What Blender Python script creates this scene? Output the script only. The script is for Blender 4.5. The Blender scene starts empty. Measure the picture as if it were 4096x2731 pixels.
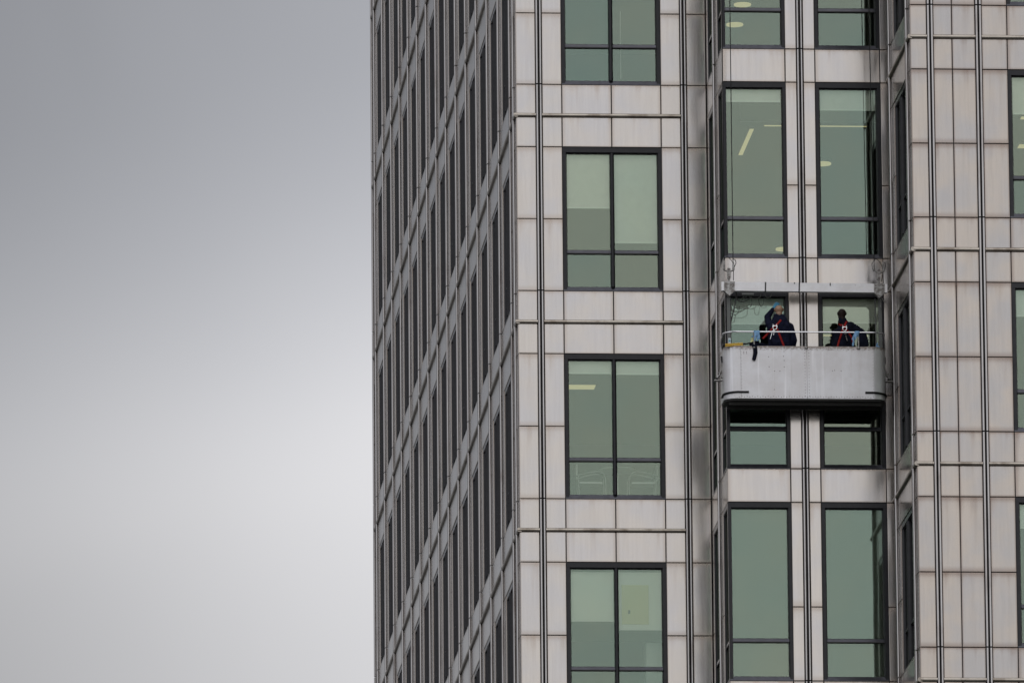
import bpy, bmesh, math, random
from mathutils import Vector, Matrix
from mathutils.bvhtree import BVHTree
random.seed(7)
scene = bpy.context.scene
COL = scene.collection
R = math.radians

# ------------------------------------------------------------------ camera
CX, CD = -15.3255, 199.9602
PIT, YAW, ROL, FPX = 0.20192, 0.07644, -0.00875, 43319.8
cy_, sy_, cp_, sp_ = math.cos(YAW), math.sin(YAW), math.cos(PIT), math.sin(PIT)
FW = Vector((sy_*cp_, cy_*cp_, sp_)); RT0 = Vector((cy_, -sy_, 0)); UP0 = RT0.cross(FW)
RT = RT0*math.cos(ROL) + UP0*math.sin(ROL); UP = UP0*math.cos(ROL) - RT0*math.sin(ROL)
cam = bpy.data.cameras.new('camera'); camo = bpy.data.objects.new('camera', cam); COL.objects.link(camo)
camo.matrix_world = Matrix(((RT.x, UP.x, -FW.x, CX), (RT.y, UP.y, -FW.y, -CD), (RT.z, UP.z, -FW.z, 0), (0, 0, 0, 1)))
cam.sensor_width = 36; cam.lens = FPX/4096*36; cam.clip_start = 1; cam.clip_end = 20000
scene.camera = camo

# ------------------------------------------------------------------ sky and sun
SUN_EL, SUN_AZ = R(42), R(188)       # azimuth clockwise from +Y (north); the sun stands behind the camera, in thick cloud
sd = Vector((math.sin(SUN_AZ)*math.cos(SUN_EL), math.cos(SUN_AZ)*math.cos(SUN_EL), math.sin(SUN_EL)))
w = bpy.data.worlds.new('World'); scene.world = w; w.use_nodes = True
nt = w.node_tree; nt.nodes.clear()
def N(t, **k):
    n = nt.nodes.new(t)
    for a, b in k.items(): setattr(n, a, b)
    return n
def L(a, b): nt.links.new(a, b)
def M_(op, a, b=None, c=None, clamp=False):
    n = N('ShaderNodeMath', operation=op); n.use_clamp = clamp
    for i, v in enumerate((a, b, c)):
        if v is None: continue
        if isinstance(v, (int, float)): n.inputs[i].default_value = v
        else: L(v, n.inputs[i])
    return n.outputs[0]
def SS(v, lo, hi, a=0.0, b=1.0):
    n = N('ShaderNodeMapRange', interpolation_type='SMOOTHSTEP'); L(v, n.inputs[0])
    for i, x in enumerate((lo, hi, a, b)): n.inputs[i+1].default_value = x
    return n.outputs[0]
tc = N('ShaderNodeTexCoord'); sep = N('ShaderNodeSeparateXYZ'); L(tc.outputs['Generated'], sep.inputs[0])
sky = N('ShaderNodeTexSky', sky_type='NISHITA'); sky.sun_disc = False
sky.sun_elevation = SUN_EL; sky.sun_rotation = SUN_AZ
def noise(scale, detail=4, dist=0.0, loc=(0, 0, 0), sc=(1, 1, 1)):
    mp = N('ShaderNodeMapping'); mp.inputs[1].default_value = loc; mp.inputs[3].default_value = sc
    L(tc.outputs['Generated'], mp.inputs[0])
    n = N('ShaderNodeTexNoise'); L(mp.outputs[0], n.inputs[0]); n.inputs['Scale'].default_value = scale
    n.inputs['Detail'].default_value = detail; n.inputs['Distortion'].default_value = dist; n.inputs['Roughness'].default_value = .45
    return n.outputs[0]
n1 = noise(22, 3, .6, (3.1, 0, 1.7)); n2 = noise(9, 3, .3, (0.4, 2, 5)); n3 = noise(3.0, 4, .2)
# thin bright gap in the cloud low in the north, over the horizon; greyer and bluer above
el = M_('ADD', sep.outputs[2], M_('MULTIPLY', M_('SUBTRACT', n1, .5), .016))
el = M_('ADD', el, M_('MULTIPLY', M_('SUBTRACT', n2, .5), .012))
el = M_('SUBTRACT', el, M_('MULTIPLY', sep.outputs[0], .20))
gap = SS(el, .172, .217, 1, 0)
up = SS(el, .205, .245, 1.0, .9)
east = SS(sep.outputs[0], .012, .078, -.10, .145)
north = SS(sep.outputs[1], .2, .8)
lobe = N('ShaderNodeVectorMath', operation='DOT_PRODUCT'); L(tc.outputs['Generated'], lobe.inputs[0]); lobe.inputs[1].default_value = sd
lobe = SS(lobe.outputs['Value'], -.35, 1.0)
dark = M_('MULTIPLY', up, M_('ADD', M_('ADD', .36, M_('MULTIPLY', east, .55)), M_('MULTIPLY', M_('SUBTRACT', n1, .5), .12)))
bright = M_('MULTIPLY', M_('MULTIPLY', gap, north), M_('ADD', M_('ADD', .285, M_('MULTIPLY', east, .7)), SS(sep.outputs[2], .165, .195, -.11, 0)))
mott = M_('ADD', .92, M_('MULTIPLY', n3, .16))
val = M_('ADD', M_('ADD', dark, bright), M_('MULTIPLY', M_('MULTIPLY', lobe, mott), .95))
mixc = N('ShaderNodeMix', data_type='RGBA'); L(M_('MULTIPLY', gap, .85), mixc.inputs[0])
mixc.inputs[6].default_value = (.96, .97, 1.03, 1); mixc.inputs[7].default_value = (1.0, .985, .995, 1)
mul = N('ShaderNodeVectorMath', operation='SCALE'); L(mixc.outputs[2], mul.inputs[0]); L(M_('MULTIPLY', val, 10.0), mul.inputs[3])
mx = N('ShaderNodeMix', data_type='RGBA'); mx.inputs[0].default_value = .96
L(sky.outputs[0], mx.inputs[6]); L(mul.outputs[0], mx.inputs[7])
bg = N('ShaderNodeBackground'); bg.inputs[1].default_value = .1; L(mx.outputs[2], bg.inputs[0])
wo = N('ShaderNodeOutputWorld'); L(bg.outputs[0], wo.inputs[0])
sl = bpy.data.lights.new('sun', 'SUN'); sl.energy = .5; sl.angle = R(30); sl.color = (1, .965, .92)
so = bpy.data.objects.new('sun', sl); COL.objects.link(so); so.location = (0, -60, 120)
so.rotation_euler = (-sd).to_track_quat('-Z', 'Y').to_euler()
scene.view_settings.view_transform = 'Standard'; scene.view_settings.look = 'None'
scene.view_settings.exposure = 0; scene.view_settings.gamma = 1; scene.view_settings.use_curve_mapping = False
scene.cycles.max_bounces = 8; scene.cycles.transparent_max_bounces = 12
scene.cycles.use_denoising = True

# ------------------------------------------------------------------ materials
def mat(name, col, rough=.5, metal=0.0, spec=.5, emit=None, estr=0):
    m = bpy.data.materials.new(name); m.use_nodes = True
    b = m.node_tree.nodes['Principled BSDF']
    b.inputs['Base Color'].default_value = (*col, 1); b.inputs['Roughness'].default_value = rough
    b.inputs['Metallic'].default_value = metal; b.inputs['Specular IOR Level'].default_value = spec
    if emit: b.inputs['Emission Color'].default_value = (*emit, 1); b.inputs['Emission Strength'].default_value = estr
    return m
class G:
    """small node helper for a material"""
    def __init__(s, m): s.t = m.node_tree; s.b = s.t.nodes.get('Principled BSDF')
    def n(s, ty, **k):
        x = s.t.nodes.new(ty)
        for a, b in k.items(): setattr(x, a, b)
        return x
    def l(s, a, b): s.t.links.new(a, b)
    def m(s, op, a, b=None, clamp=False):
        x = s.n('ShaderNodeMath', operation=op); x.use_clamp = clamp
        for i, v in enumerate((a, b)):
            if v is None: continue
            if isinstance(v, (int, float)): x.inputs[i].default_value = v
            else: s.l(v, x.inputs[i])
        return x.outputs[0]
    def noise(s, vec, scale, detail=3, rough=.5, sc=(1, 1, 1)):
        mp = s.n('ShaderNodeMapping'); mp.inputs[3].default_value = sc; s.l(vec, mp.inputs[0])
        x = s.n('ShaderNodeTexNoise'); s.l(mp.outputs[0], x.inputs[0]); x.inputs['Scale'].default_value = scale
        x.inputs['Detail'].default_value = detail; x.inputs['Roughness'].default_value = rough
        return x.outputs[0]
    def ramp(s, v, lo, hi, a=0., b=1.):
        x = s.n('ShaderNodeMapRange', interpolation_type='SMOOTHSTEP'); s.l(v, x.inputs[0])
        for i, q in enumerate((lo, hi, a, b)): x.inputs[i+1].default_value = q
        return x.outputs[0]
    def mix(s, f, a, b, blend='MIX'):
        x = s.n('ShaderNodeMix', data_type='RGBA', blend_type=blend)
        for i, v in ((0, f), (6, a), (7, b)):
            if isinstance(v, (int, float)): x.inputs[i].default_value = v
            elif isinstance(v, tuple): x.inputs[i].default_value = (*v, 1)
            else: s.l(v, x.inputs[i])
        return x.outputs[2]
    def bump(s, h, strength, dist):
        x = s.n('ShaderNodeBump'); x.inputs['Strength'].default_value = strength; x.inputs['Distance'].default_value = dist
        s.l(h, x.inputs['Height']); s.l(x.outputs[0], s.b.inputs['Normal'])

def steel_panel(name, c1, c2, edge, rough, metal=.92, edk=.42):
    m = mat(name, c1, rough, metal); g = G(m)
    geo = g.n('ShaderNodeNewGeometry').outputs['Position']; tcn = g.n('ShaderNodeTexCoord'); gen = tcn.outputs['Generated']
    sep = g.n('ShaderNodeSeparateXYZ'); g.l(gen, sep.inputs[0]); u, z = sep.outputs[0], sep.outputs[2]
    rnd = g.n('ShaderNodeObjectInfo').outputs['Random']
    blot = g.ramp(g.m('ADD', g.noise(geo, 1.5, 3), g.m('MULTIPLY', g.m('SUBTRACT', rnd, .5), .14)),   .30, .72)
    c = g.mix(blot, c1, c2)
    fine = g.noise(geo, 14, 3, .6, (1, 1, .06))
    c = g.mix(1.0, c, g.mix(g.ramp(fine, .3, .7), (.965, .965, .965), (1.03, 1.03, 1.03)), 'MULTIPLY')
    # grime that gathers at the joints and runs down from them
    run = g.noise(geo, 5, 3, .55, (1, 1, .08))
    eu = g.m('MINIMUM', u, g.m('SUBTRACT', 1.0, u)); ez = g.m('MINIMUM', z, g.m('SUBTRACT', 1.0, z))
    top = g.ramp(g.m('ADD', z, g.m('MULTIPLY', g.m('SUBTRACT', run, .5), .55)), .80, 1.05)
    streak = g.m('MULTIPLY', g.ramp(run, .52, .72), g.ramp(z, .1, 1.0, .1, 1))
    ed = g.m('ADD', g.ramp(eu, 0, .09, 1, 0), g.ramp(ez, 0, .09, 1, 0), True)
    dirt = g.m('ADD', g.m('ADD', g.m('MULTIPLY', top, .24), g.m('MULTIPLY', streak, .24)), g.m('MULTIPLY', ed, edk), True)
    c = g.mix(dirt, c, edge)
    g.l(c, g.b.inputs['Base Color'])
    g.l(g.m('ADD', rough-.05, g.m('ADD', g.m('MULTIPLY', fine, .1), g.m('MULTIPLY', dirt, .15))), g.b.inputs['Roughness'])
    wave = g.m('ADD', g.noise(geo, 1.7, 1, .3, (1, 1, .55)), g.m('MULTIPLY', rnd, 3))
    g.bump(wave, .35, .02)
    return m
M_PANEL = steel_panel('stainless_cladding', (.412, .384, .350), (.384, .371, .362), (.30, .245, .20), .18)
M_PANEL_R = steel_panel('darker_warm_cladding', (.350, .314, .276), (.308, .295, .285), (.19, .145, .12), .18, .92, .55)  # darker, warmer version of the cladding with stronger brown edges
M_TUBE = mat('polished_tube_steel', (.36, .34, .32), .20, 1.0)
_g = G(M_TUBE); _p = _g.n('ShaderNodeNewGeometry').outputs['Position']
_g.l(_g.mix(_g.ramp(_g.noise(_p, 3, 4, .6, (1, 1, .3)), .5, .8), (.35, .335, .325), (.22, .195, .18)), _g.b.inputs['Base Color'])
M_RAIL = mat('weathered_rail_steel', (.33, .305, .265), .36, 1.0)
_g = G(M_RAIL); _p = _g.n('ShaderNodeNewGeometry').outputs['Position']
_g.l(_g.mix(_g.ramp(_g.noise(_p, 3, 4, .6), .4, .68), (.29, .265, .23), (.17, .145, .12)), _g.b.inputs['Base Color'])
M_SLOT = mat('dark_joint_backing', (.012, .012, .013), .8)
M_FRAME = mat('charcoal_window_frame', (.013, .013, .015), .24, 0, .22)
M_SILL = mat('skylit_charcoal_sill', (.052, .052, .060), .16, .6)  # lighter than the frame: sky catching sills and transoms put into the colour
for mm in (M_FRAME, M_SILL):
    g = G(mm); p_ = g.n('ShaderNodeNewGeometry').outputs['Position']
    b0 = tuple(g.b.inputs['Base Color'].default_value)[:3]
    g.l(g.mix(g.ramp(g.noise(p_, 8, 5, .7), .35, .7), tuple(x*.85 for x in b0), tuple(x*1.2 for x in b0)), g.b.inputs['Base Color'])
M_GASKET = mat('black_gasket', (.008, .008, .008), .5)
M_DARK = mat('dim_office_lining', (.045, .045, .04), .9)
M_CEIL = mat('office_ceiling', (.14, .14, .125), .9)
M_CORE = mat('far_storeys_cladding', (.20, .20, .20), .5)

def glass_mat():
    m = bpy.data.materials.new('green_solar_glass'); m.use_nodes = True; t = m.node_tree; t.nodes.clear()
    g = G(m)
    out = g.n('ShaderNodeOutputMaterial'); mixs = g.n('ShaderNodeMixShader'); tr = g.n('ShaderNodeBsdfTransparent'); gl = g.n('ShaderNodeBsdfGlossy')
    rnd = g.n('ShaderNodeObjectInfo').outputs['Random']
    geo = g.n('ShaderNodeNewGeometry').outputs['Position']
    tint = g.mix(g.ramp(g.m('ADD', g.m('MULTIPLY', rnd, .7), g.m('MULTIPLY', g.noise(geo, .9, 2), .6)), .25, 1.0), (.69, .90, .775), (.84, .95, .76))
    g.l(tint, gl.inputs['Color']); gl.inputs['Roughness'].default_value = .012
    tr.inputs['Color'].default_value = (.86, .885, .85, 1)
    lw = g.n('ShaderNodeFresnel'); lw.inputs[0].default_value = 1.5
    f = g.m('ADD', .056, g.m('MULTIPLY', lw.outputs[0], 1.0), True)
    g.l(f, mixs.inputs[0]); g.l(tr.outputs[0], mixs.inputs[1]); g.l(gl.outputs[0], mixs.inputs[2]); g.l(mixs.outputs[0], out.inputs[0])
    bp = g.n('ShaderNodeBump'); bp.inputs['Strength'].default_value = .05; bp.inputs['Distance'].default_value = .02
    g.l(g.noise(geo, .8, 1), bp.inputs['Height']); g.l(bp.outputs[0], gl.inputs['Normal'])
    return m
M_GLASS = glass_mat()

def cloth_mat(name, col, rough=.85, nscale=14, amt=.35):
    m = mat(name, col, rough, 0, .06); g = G(m); tcn = g.n('ShaderNodeTexCoord').outputs['Object']
    nn = g.noise(tcn, nscale, 4, .6)
    g.l(g.mix(g.ramp(nn, .3, .7), tuple(x*(1-amt) for x in col), tuple(x*(1+amt) for x in col)), g.b.inputs['Base Color'])
    g.bump(nn, .5, .02)
    return m
M_BLIND = cloth_mat('white_blind_fabric', (.82, .79, .80), .9, 6, .03)
M_BLINDBAR = mat('blind_bottom_bar', (.9, .9, .9), .4)
M_SLAT = mat('venetian_slat', (.86, .82, .80), .7)
M_SLATDIM = mat('grey_venetian_slat', (.16, .17, .155), .6)
M_NAVY = cloth_mat('navy_work_jacket', (.006, .007, .017), .8)
M_BLACKCL = cloth_mat('black_cloth', (.005, .006, .012), .85)
M_TROUS = cloth_mat('dark_work_trousers', (.008, .009, .014), .85)
M_SKIN1 = mat('light_skin', (.36, .20, .135), .5)
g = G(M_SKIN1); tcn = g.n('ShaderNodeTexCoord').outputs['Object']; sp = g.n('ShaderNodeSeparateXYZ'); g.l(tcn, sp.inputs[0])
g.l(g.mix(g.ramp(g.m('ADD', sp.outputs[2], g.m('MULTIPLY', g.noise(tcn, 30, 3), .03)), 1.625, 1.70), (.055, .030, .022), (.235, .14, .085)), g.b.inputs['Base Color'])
M_SKIN2 = mat('deep_brown_skin', (.010, .005, .004), .6, 0, .15)
M_BOOT = mat('black_boot', (.01, .01, .01), .5)
M_RED = mat('red_webbing', (.20, .009, .007), .8, 0, .2)
M_STEEL = mat('bright_steel', (.75, .75, .75), .25, .9)
M_ZINC = mat('galvanised_steel', (.33, .33, .32), .5, .7)
g = G(M_ZINC); p_ = g.n('ShaderNodeNewGeometry').outputs['Position']
g.l(g.mix(g.ramp(g.noise(p_, 18, 5, .7), .35, .68), (.11, .10, .09), (.33, .33, .32)), g.b.inputs['Base Color'])
M_ROPE = mat('dark_wire_rope', (.012, .012, .012), .6, 0, .15)
M_HOSE = mat('dark_hose_rubber', (.022, .024, .022), .5)
M_HOSEG = mat('grey_green_cable', (.085, .095, .08), .5)
M_RUBBER = mat('black_rubber', (.007, .007, .007), .35, 0, .2)
M_YEL = mat('yellow_pole_plastic', (.50, .30, .012), .4)
M_GLOVE = mat('bright_blue_nitrile', (.05, .22, .35), .5)
M_BLUECL = cloth_mat('pale_blue_microfibre', (.15, .27, .42), .9, 25, .3)
M_YELCL = mat('pale_yellow_cloth', (.62, .62, .30), .9)
M_TAPE = mat('black_strap', (.012, .012, .012), .6)
M_POST = mat('dark_grey_post', (.075, .08, .075), .5, .3)

# cradle paint: pale grey with dirt at the top rim, rain streaks, scuffs
M_PAINT = mat('pale_grey_cradle_paint', (.47, .47, .475), .34, .35)
g = G(M_PAINT); tcn = g.n('ShaderNodeTexCoord').outputs['Object']; sp = g.n('ShaderNodeSeparateXYZ'); g.l(tcn, sp.inputs[0]); zz = sp.outputs[2]
base = g.mix(g.ramp(g.noise(tcn, 2.2, 4, .6), .35, .68), (.44, .43, .43), (.495, .495, .505))
runs = g.noise(tcn, 9, 4, .7, (1, 1, .07))
c = g.mix(g.m('MULTIPLY', g.ramp(runs, .53, .75), .6), base, (.36, .34, .32))
c = g.mix(g.m('MULTIPLY', g.ramp(g.noise(tcn, 7, 2, .5, (1, 1, .05)), .62, .75), .5), c, (.66, .66, .67))
rim = g.ramp(g.m('ADD', zz, g.m('MULTIPLY', g.m('SUBTRACT', g.noise(tcn, 20, 5, .7), .5), .26)), .90, .985)
c = g.mix(g.m('MULTIPLY', rim, .85), c, (.13, .095, .07))
spots = g.m('MULTIPLY', g.ramp(g.noise(tcn, 60, 2, .5), .70, .74), g.ramp(zz, .7, 1.0, .0, .9))
c = g.mix(spots, c, (.10, .03, .018))
low = g.m('MULTIPLY', g.ramp(g.m('ADD', zz, g.m('MULTIPLY', g.noise(tcn, 8, 5), .1)), .13, .04), g.ramp(g.noise(tcn, 6, 4, .7), .5, .7))
c = g.mix(g.m('MULTIPLY', low, .5), c, (.14, .13, .12))
g.l(c, g.b.inputs['Base Color']); g.bump(g.noise(tcn, 1.6, 2), .25, .03)
M_BEAMP = mat('off_white_beam_paint', (.52, .52, .525), .45)
g = G(M_BEAMP); tcn = g.n('ShaderNodeTexCoord').outputs['Object']
c = g.mix(g.ramp(g.noise(tcn, 3, 5, .7), .4, .7), (.60, .59, .59), (.68, .68, .69))
c = g.mix(g.ramp(g.noise(tcn, 26, 3, .6), .70, .76), c, (.12, .09, .07)); g.l(c, g.b.inputs['Base Color'])
M_UNDER = mat('cradle_underside', (.018, .017, .015), .85)
M_GROUND = mat('grey_paving', (.13, .13, .125), .85)
g = G(M_GROUND); p_ = g.n('ShaderNodeNewGeometry').outputs['Position']
br = g.n('ShaderNodeTexBrick'); g.l(p_, br.inputs['Vector']); br.inputs['Scale'].default_value = .8
br.inputs['Color1'].default_value = (.12, .12, .115, 1); br.inputs['Color2'].default_value = (.155, .15, .145, 1); br.inputs['Mortar'].default_value = (.06, .06, .058, 1)
br.inputs['Mortar Size'].default_value = .01
g.l(g.mix(g.ramp(g.noise(p_, .2, 5), .3, .7), br.outputs[0], (.10, .10, .098)), g.b.inputs['Base Color'])

# ------------------------------------------------------------------ helpers
def obj(name, me, m=None, parent=None, loc=(0, 0, 0), rotz=0.0, **props):
    o = bpy.data.objects.new(name, me)
    COL.objects.link(o)
    if m is not None and not me.materials: me.materials.append(m)
    o.location = loc; o.rotation_euler = (0, 0, rotz)
    if parent is not None: o.parent = parent
    for k, v in props.items(): o[k] = v
    return o
def empty(name, loc, label, cat, group=None, rotz=0.0):
    o = bpy.data.objects.new(name, None); COL.objects.link(o); o.location = loc; o.rotation_euler = (0, 0, rotz)
    o['label'] = label; o['category'] = cat
    if group: o['group'] = group
    return o
def mesh_from(verts, faces, smooth=False, name='mesh'):
    me = bpy.data.meshes.new(name); me.from_pydata(verts, [], faces)
    if smooth:
        for p in me.polygons: p.use_smooth = True
    me.update(); return me
class MB:
    def __init__(s): s.v = []; s.f = []; s.mi = []; s.sm = []
    def add(s, v, f, mi=0, sm=False):
        o = len(s.v); s.v += [tuple(x) for x in v]; s.f += [tuple(i+o for i in q) for q in f]; s.mi += [mi]*len(f); s.sm += [sm]*len(f)
    def box(s, x0, x1, y0, y1, z0, z1, mi=0):
        v = [(x0, y0, z0), (x1, y0, z0), (x1, y1, z0), (x0, y1, z0), (x0, y0, z1), (x1, y0, z1), (x1, y1, z1), (x0, y1, z1)]
        s.add(v, [(0, 3, 2, 1), (4, 5, 6, 7), (0, 1, 5, 4), (1, 2, 6, 5), (2, 3, 7, 6), (3, 0, 4, 7)], mi)
    def prism(s, prof, axis, a, b, mi=0, sm=False):
        """closed profile (list of 2-D points) swept along axis from a to b"""
        n = len(prof); v = []
        for t in (a, b):
            for p in prof:
                v.append({'x': (t, p[0], p[1]), 'y': (p[0], t, p[1]), 'z': (p[0], p[1], t)}[axis])
        f = [(i, (i+1) % n, n+(i+1) % n, n+i) for i in range(n)]
        s.add(v, f, mi, sm); s.add(v, [tuple(range(n))[::-1], tuple(range(n, 2*n))], mi)
    def tube(s, pts, r, seg=8, mi=0, cap=True):
        pts = [Vector(p) for p in pts]; rings = []; prev = None
        for i, p in enumerate(pts):
            d = (pts[min(i+1, len(pts)-1)] - pts[max(i-1, 0)]).normalized()
            if prev is None:
                a = d.orthogonal().normalized()
            else:
                a = (prev - d*prev.dot(d)); a = a.normalized() if a.length > 1e-6 else d.orthogonal().normalized()
            prev = a; b = d.cross(a); rr = r[i] if isinstance(r, (list, tuple)) else r
            rings.append([p + (a*math.cos(2*math.pi*k/seg) + b*math.sin(2*math.pi*k/seg))*rr for k in range(seg)])
        v = [q for ring in rings for q in ring]
        f = [(i*seg+k, i*seg+(k+1) % seg, (i+1)*seg+(k+1) % seg, (i+1)*seg+k) for i in range(len(pts)-1) for k in range(seg)]
        s.add(v, f, mi, True)
        if cap: s.add(v, [tuple(range(seg))[::-1], tuple((len(pts)-1)*seg+k for k in range(seg))], mi)
    def mesh(s, *mats, name='mesh'):
        me = bpy.data.meshes.new(name); me.from_pydata(s.v, [], s.f)
        for i, p in enumerate(me.polygons): p.material_index = s.mi[i]; p.use_smooth = s.sm[i]
        for m in mats: me.materials.append(m)
        bm = bmesh.new(); bm.from_mesh(me); bmesh.ops.recalc_face_normals(bm, faces=bm.faces); bm.to_mesh(me); bm.free()
        me.update(); return me
def smoothpts(pts, n=6):
    """Catmull-Rom through points"""
    P = [Vector(p) for p in pts]; P = [P[0]*2-P[1]] + P + [P[-1]*2-P[-2]]; out = []
    for i in range(1, len(P)-2):
        for k in range(n):
            t = k/n; a, b, c, d = P[i-1], P[i], P[i+1], P[i+2]
            out.append(.5*((2*b)+(-a+c)*t+(2*a-5*b+4*c-d)*t*t+(-a+3*b-3*c+d)*t**3))
    out.append(P[-2]); return out
def project(x, y, z):
    d = Vector((x-CX, y+CD, z)); zz = d.dot(FW)
    return 2048+FPX*d.dot(RT)/zz, 1365.5-FPX*d.dot(UP)/zz
def seen(x, y, z0, z1, margin=330):
    u0, v0 = project(x, y, z1); u1, v1 = project(x, y, z0)
    return v1 > -margin and v0 < 2731+margin and -200 < u0 < 4096+560

# ------------------------------------------------------------------ the office tower
B0 = 46.037
BL = [B0 + 4*k for k in range(3, -5, -1)]           # window-sill levels, 58.04 down to 30.04
rR, rRAIL, rT, rM = -.638, -.602, -1.2136, -2.609     # levels below a sill level: centre window head, rail, window head, mid joint
GZ = -1.7
tower = empty('office_tower', (.105, 0, GZ), 'tall steel clad office tower with green glazed windows and a stepped corner', 'building')
TL = Vector((.105, 0, GZ))
J = .010
class Face:
    def __init__(s, ox, oy, rot): s.o = Vector((ox, oy, 0)); s.rot = rot; s.c, s.s = math.cos(rot), math.sin(rot)
    def w(s, u, d, z):                                  # u along the wall, d into the wall
        return Vector((s.o.x + u*s.c - d*s.s, s.o.y + u*s.s + d*s.c, z))
F_PIER = Face(.105, 0, 0); F_CEN = Face(3.74, -3.124, 0); F_RIGHT = Face(6.869, -6.79, 0)
F_SIDE = Face(.105, 43.30, -math.pi/2); F_A = Face(3.74, 0, -math.pi/2); F_B = Face(6.869, -3.124, -math.pi/2)
cache = {}
def put(name, face, u, d, z, me, m=None, tilt=0):
    o = obj(name, me, m, tower, face.w(u, d, z) - TL, face.rot)
    if tilt:
        o.rotation_euler = (random.gauss(0, tilt), 0, face.rot + random.gauss(0, tilt))
    return o
def panel_mesh(w_, h, pm=None):
    pm = pm or M_PANEL
    k = ('p', round(w_, 3), round(h, 3), pm.name)
    if k not in cache:
        b, t = .009, .028; o = .004
        v = [(0, t, 0), (w_, t, 0), (w_, t, h), (0, t, h), (0, b, 0), (w_, b, 0), (w_, b, h), (0, b, h),
             (o, .0025, o), (w_-o, .0025, o), (w_-o, .0025, h-o), (o, .0025, h-o), (b, 0, b), (w_-b, 0, b), (w_-b, 0, h-b), (b, 0, h-b)]
        f = [(3, 2, 1, 0)]
        for a in (0, 4, 8):
            for i in range(4):
                j = (i+1) % 4; f.append((a+i, a+j, a+4+j, a+4+i))
        f.append((12, 13, 14, 15))
        me = mesh_from(v, f, name='panel'); me.materials.append(pm)
        bm = bmesh.new(); bm.from_mesh(me); bmesh.ops.recalc_face_normals(bm, faces=bm.faces); bm.to_mesh(me); bm.free()
        cache[k] = me
    return cache[k]
def panel(face, u0, u1, z0, z1, name='cladding_panel'):
    p = face.w((u0+u1)/2, 0, 0)
    if not seen(p.x, p.y, z0, z1): return
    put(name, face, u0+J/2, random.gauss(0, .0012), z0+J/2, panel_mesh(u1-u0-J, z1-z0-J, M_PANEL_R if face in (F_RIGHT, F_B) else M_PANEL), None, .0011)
def tube_mesh(h, wd=.044, prot=.050):
    k = ('t', round(h, 3), wd, prot)
    if k not in cache:
        mb = MB(); r = wd/2; cc = -(prot-r); prof = [(-.008, .03), (.008, .03)]
        prof += [(r*math.cos(a), cc-r*math.sin(a)) for a in [-1.19+(math.pi+2.38)*i/14 for i in range(15)]]
        mb.prism(prof, 'z', 0, h, 0, True)
        me = mb.mesh(M_TUBE, name='tube')
        try: me.set_sharp_from_angle(angle=R(50))
        except Exception: pass
        cache[k] = me
    return cache[k]
def pair(face, u, top=None):
    """two round-nosed mullion tubes with a dark slot between, in storey-high lengths"""
    p = face.w(u, 0, 0)
    for b in BL:
        if not seen(p.x, p.y, b-4, b): continue
        for du in (-.0335, .0335):
            put('mullion_tube', face, u+du, 0, b-4+.013, tube_mesh(3.974))
def rail(face, u0, u1):
    p = face.w((u0+u1)/2, 0, 0)
    for b in BL:
        z = b + rRAIL
        if not seen(p.x, p.y, z-.1, z+.1): continue
        k = ('r', round(u1-u0, 3))
        if k not in cache:
            mb = MB(); r = .040; e = .050
            prof = [(.03, -r), (-(e-r*.8), -r)] + [(-(e-r*.8)-r*.8*math.sin(a), -r*math.cos(a)) for a in [math.pi*i/8 for i in range(1, 8)]] + [(-(e-r*.8), r), (.03, r)]
            mb.prism(prof, 'x', 0, u1-u0, 0, True); me = mb.mesh(M_RAIL, name='rail')
            try: me.set_sharp_from_angle(angle=R(50))
            except Exception: pass
            cache[k] = me
        put('rail', face, u0, 0, z, cache[k])

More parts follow.
